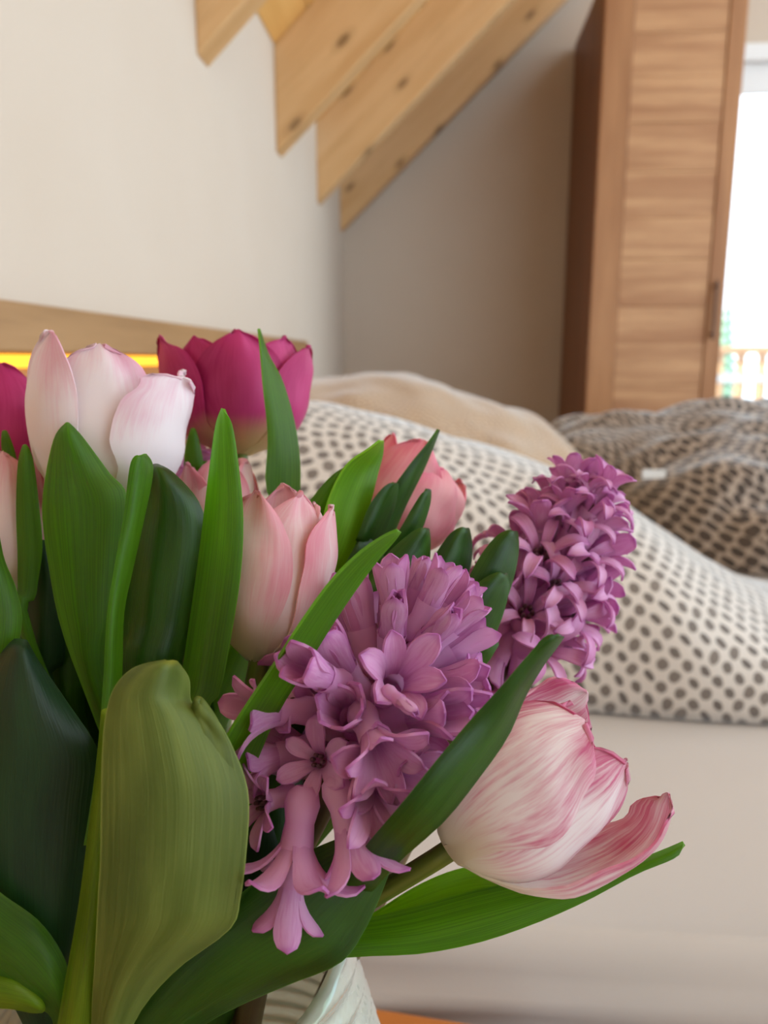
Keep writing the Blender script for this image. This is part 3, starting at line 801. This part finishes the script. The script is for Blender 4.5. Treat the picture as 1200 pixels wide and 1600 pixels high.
# --- leaves (tip to base)
leaf(T1, [(105, 663, 106, 663, .243), (88, 685, 127, 685, .242), (74, 745, 170, 742, .240), (69, 805, 197, 776, .238), (80, 890, 192, 860, .236), (100, 985, 180, 960, .234), (150, 1120, 170, 1090, .234)], LF_TU, .010)
leaf(T1, [(218, 711, 226, 711, .222), (206, 726, 236, 735, .221), (196, 800, 222, 810, .219), (182, 880, 204, 890, .217), (170, 960, 190, 960, .215), (163, 1080, 187, 1060, .212), (150, 1220, 176, 1210, .204), (132, 1320, 170, 1320, .200)], LF_TU, .004, tilt=.004, ext=False)
leaf(T1, [(162, 1110, 176, 1110, .202), (156, 1180, 176, 1180, .200), (142, 1300, 172, 1300, .195), (126, 1420, 166, 1420, .192), (108, 1520, 160, 1520, .193), (92, 1610, 156, 1610, .197), (80, 1700, 150, 1700, .204)], LF_YE, .008, ext=False)
leaf(T6, [(241, 728, 246, 728, .236), (232, 742, 270, 742, .235), (222, 785, 308, 785, .233), (210, 835, 321, 835, .232), (200, 900, 316, 890, .231), (192, 980, 300, 980, .230), (190, 1080, 280, 1080, .230)], LF_HY, .012)
leaf(T5, [(349, 639, 352, 639, .226), (340, 665, 361, 665, .225), (332, 720, 370, 720, .223), (322, 800, 379, 800, .221), (312, 880, 376, 890, .220), (298, 980, 362, 990, .219), (288, 1060, 345, 1080, .218), (290, 1150, 320, 1150, .22)], LF_TU, .005, tilt=-.004)
leaf(T3, [(402, 514, 404, 514, .296), (405, 540, 418, 555, .294), (410, 600, 441, 600, .292), (418, 680, 462, 680, .290), (414, 750, 467, 770, .288), (405, 900, 450, 900, .285)], LF_TU, .004, tilt=.006)
leaf(T3, [(300, 671, 303, 671, .312), (293, 695, 311, 695, .312), (289, 730, 316, 730, .312), (288, 800, 316, 800, .312)], LF_TU, .003)
leaf(T7, [(592, 687, 597, 688, .268), (575, 700, 596, 712, .267), (540, 726, 588, 745, .266), (514, 775, 575, 795, .264), (500, 830, 555, 850, .262), (490, 900, 528, 900, .262), (470, 1010, 495, 1000, .262)], LF_LIT, -.004, tilt=.008)
leaf(T7, [(538, 733, 541, 735, .275), (520, 745, 536, 750, .275), (495, 772, 522, 780, .274), (475, 800, 505, 815, .273), (455, 860, 490, 880, .272)], LF_TU, .003)
leaf(T7, [(683, 670, 685, 671, .282), (665, 695, 674, 700, .281), (638, 728, 658, 738, .280), (606, 775, 632, 790, .279), (580, 830, 606, 850, .278), (545, 900, 570, 920, .277)], LF_HY, .003, tilt=.003)
leaf(H3, [(614, 753, 620, 756, .272), (598, 762, 619, 770, .271), (576, 792, 612, 800, .270), (558, 840, 588, 855, .269), (530, 900, 560, 915, .268)], LF_HY, .004, tilt=.004)
leaf(H3, [(665, 763, 671, 766, .268), (652, 785, 669, 790, .267), (628, 822, 655, 832, .266), (598, 870, 632, 882, .265), (560, 930, 600, 940, .264)], LF_HY, .004, tilt=.003)
leaf(H1, [(664, 824, 668, 827, .258), (640, 836, 670, 850, .257), (606, 866, 666, 886, .256), (578, 905, 640, 925, .255), (545, 960, 600, 975, .254)], LF_HY, .006, tilt=.003)
leaf(H2, [(726, 824, 731, 827, .262), (704, 836, 735, 850, .261), (682, 866, 733, 885, .260), (662, 900, 715, 925, .259), (620, 970, 670, 1000, .258)], LF_HY, .006, tilt=.003)
leaf(H2, [(801, 829, 806, 831, .262), (778, 838, 808, 856, .261), (752, 868, 802, 895, .260), (733, 902, 788, 940, .259), (705, 960, 765, 1000, .258), (640, 1050, 700, 1090, .258)], LF_HY, .007, tilt=.003)
leaf(H2, [(785, 895, 791, 897, .252), (764, 902, 793, 918, .251), (740, 918, 785, 955, .250), (722, 945, 770, 995, .250), (690, 1000, 740, 1060, .250)], LF_HY, .005, tilt=.003)
leaf(T5, [(620, 826, 624, 829, .192), (598, 836, 612, 846, .192), (560, 862, 588, 874, .192), (516, 906, 556, 918, .192), (468, 972, 516, 978, .192), (420, 1046, 474, 1046, .193), (376, 1112, 430, 1118, .194), (345, 1165, 392, 1205, .196), (310, 1260, 345, 1280, .20)], LF_TU, -.003, tilt=.006)
leaf(T8, [(872, 990, 878, 993, .184), (852, 999, 868, 1008, .184), (826, 1022, 846, 1038, .184), (785, 1070, 818, 1086, .184), (742, 1118, 790, 1150, .185), (690, 1178, 742, 1218, .181), (638, 1242, 690, 1282, .180), (590, 1300, 620, 1345, .188), (520, 1380, 550, 1420, .208)], LF_HY, .005, tilt=.004)
leaf(H1, [(608, 1296, 618, 1300, .208), (560, 1302, 612, 1340, .206), (500, 1322, 592, 1398, .204), (440, 1352, 566, 1455, .202), (385, 1390, 530, 1502, .200), (330, 1440, 450, 1535, .199), (275, 1500, 365, 1572, .200), (230, 1556, 300, 1610, .203), (190, 1610, 250, 1660, .207)], LF_HY, .006, tilt=.002, ext=False)
leaf(T8, [(1068, 1318, 1071, 1321, .224), (1040, 1330, 1052, 1338, .222), (985, 1350, 1000, 1362, .220), (900, 1366, 915, 1406, .218), (820, 1378, 830, 1442, .217), (740, 1394, 745, 1471, .217), (650, 1420, 655, 1489, .218), (575, 1438, 562, 1493, .219), (480, 1450, 460, 1500, .222)], LF_TU, .004, tilt=-.004)
leaf(T8, [(790, 1378, 800, 1386, .222), (762, 1362, 776, 1396, .223), (735, 1354, 745, 1402, .224), (690, 1366, 698, 1412, .225), (640, 1390, 646, 1428, .226), (580, 1428, 586, 1444, .227), (500, 1470, 505, 1490, .228)], LF_LIT, -.003, tilt=-.003)
# broad notched leaf in front
def notched():
    R = [(262, 1034, 274, 1036, .186), (212, 1046, 292, 1062, .185), (182, 1075, 297, 1100, .184), (168, 1120, 332, 1120, .183), (163, 1170, 362, 1170, .182), (161, 1240, 386, 1240, .181), (160, 1330, 383, 1330, .181), (156, 1400, 374, 1400, .182),
         (153, 1450, 358, 1448, .184), (150, 1510, 278, 1508, .188), (147, 1570, 222, 1570, .193), (146, 1640, 185, 1640, .199)]
    return R
lf = leaf(T6, notched(), LF_OL, .010, tilt=.003, ext=False, n=44, mseg=16)
leaf(T6, [(308, 1092, 313, 1093, .1835), (303, 1104, 322, 1104, .183), (300, 1130, 340, 1130, .1828), (300, 1170, 358, 1170, .1824), (300, 1230, 372, 1230, .183)], LF_OL, .002, ext=False)
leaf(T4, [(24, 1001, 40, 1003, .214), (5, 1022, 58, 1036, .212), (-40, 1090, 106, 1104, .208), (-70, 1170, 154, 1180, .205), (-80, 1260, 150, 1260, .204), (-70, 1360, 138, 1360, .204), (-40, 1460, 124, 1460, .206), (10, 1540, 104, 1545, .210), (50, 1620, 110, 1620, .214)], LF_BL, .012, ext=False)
leaf(T4, [(-90, 1330, -86, 1335, .196), (-60, 1340, -70, 1400, .195), (0, 1394, -30, 1500, .194), (62, 1440, 10, 1540, .194), (102, 1500, 50, 1570, .196), (112, 1560, 80, 1590, .200), (120, 1640, 90, 1640, .206)], LF_TU, .006, ext=False)
leaf(T2, [(70, 1572, 66, 1578, .198), (52, 1545, 50, 1578, .196), (20, 1526, 18, 1572, .195), (-20, 1515, -20, 1570, .195), (-80, 1500, -80, 1560, .195), (-140, 1500, -140, 1540, .20)], LF_YE, .006, ext=False)
leaf(T4, [(-14, 800, -10, 800, .226), (-40, 850, 2, 870, .224), (-55, 910, 22, 920, .222), (-60, 970, 32, 970, .220), (-50, 1040, 20, 1040, .220), (-30, 1130, 20, 1130, .222)], LF_TU, .008)
leaf(T2, [(6, 674, 9, 675, .272), (5, 700, 22, 712, .271), (14, 760, 29, 760, .270), (20, 830, 34, 830, .269), (24, 900, 44, 900, .267)], LF_TU, .002)
leaf(T2, [(38, 697, 42, 697, .252), (31, 725, 51, 725, .251), (28, 790, 60, 790, .250), (30, 860, 66, 860, .249), (31, 920, 56, 930, .248), (36, 990, 52, 1000, .247)], LF_TU, .003)
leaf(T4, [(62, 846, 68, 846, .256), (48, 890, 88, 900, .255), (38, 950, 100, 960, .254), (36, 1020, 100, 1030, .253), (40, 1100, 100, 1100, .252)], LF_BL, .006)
leaf(T1, [(95, 960, 100, 960, .258), (84, 1000, 122, 1000, .257), (84, 1060, 130, 1060, .256), (90, 1150, 140, 1150, .256)], LF_HY, .004)
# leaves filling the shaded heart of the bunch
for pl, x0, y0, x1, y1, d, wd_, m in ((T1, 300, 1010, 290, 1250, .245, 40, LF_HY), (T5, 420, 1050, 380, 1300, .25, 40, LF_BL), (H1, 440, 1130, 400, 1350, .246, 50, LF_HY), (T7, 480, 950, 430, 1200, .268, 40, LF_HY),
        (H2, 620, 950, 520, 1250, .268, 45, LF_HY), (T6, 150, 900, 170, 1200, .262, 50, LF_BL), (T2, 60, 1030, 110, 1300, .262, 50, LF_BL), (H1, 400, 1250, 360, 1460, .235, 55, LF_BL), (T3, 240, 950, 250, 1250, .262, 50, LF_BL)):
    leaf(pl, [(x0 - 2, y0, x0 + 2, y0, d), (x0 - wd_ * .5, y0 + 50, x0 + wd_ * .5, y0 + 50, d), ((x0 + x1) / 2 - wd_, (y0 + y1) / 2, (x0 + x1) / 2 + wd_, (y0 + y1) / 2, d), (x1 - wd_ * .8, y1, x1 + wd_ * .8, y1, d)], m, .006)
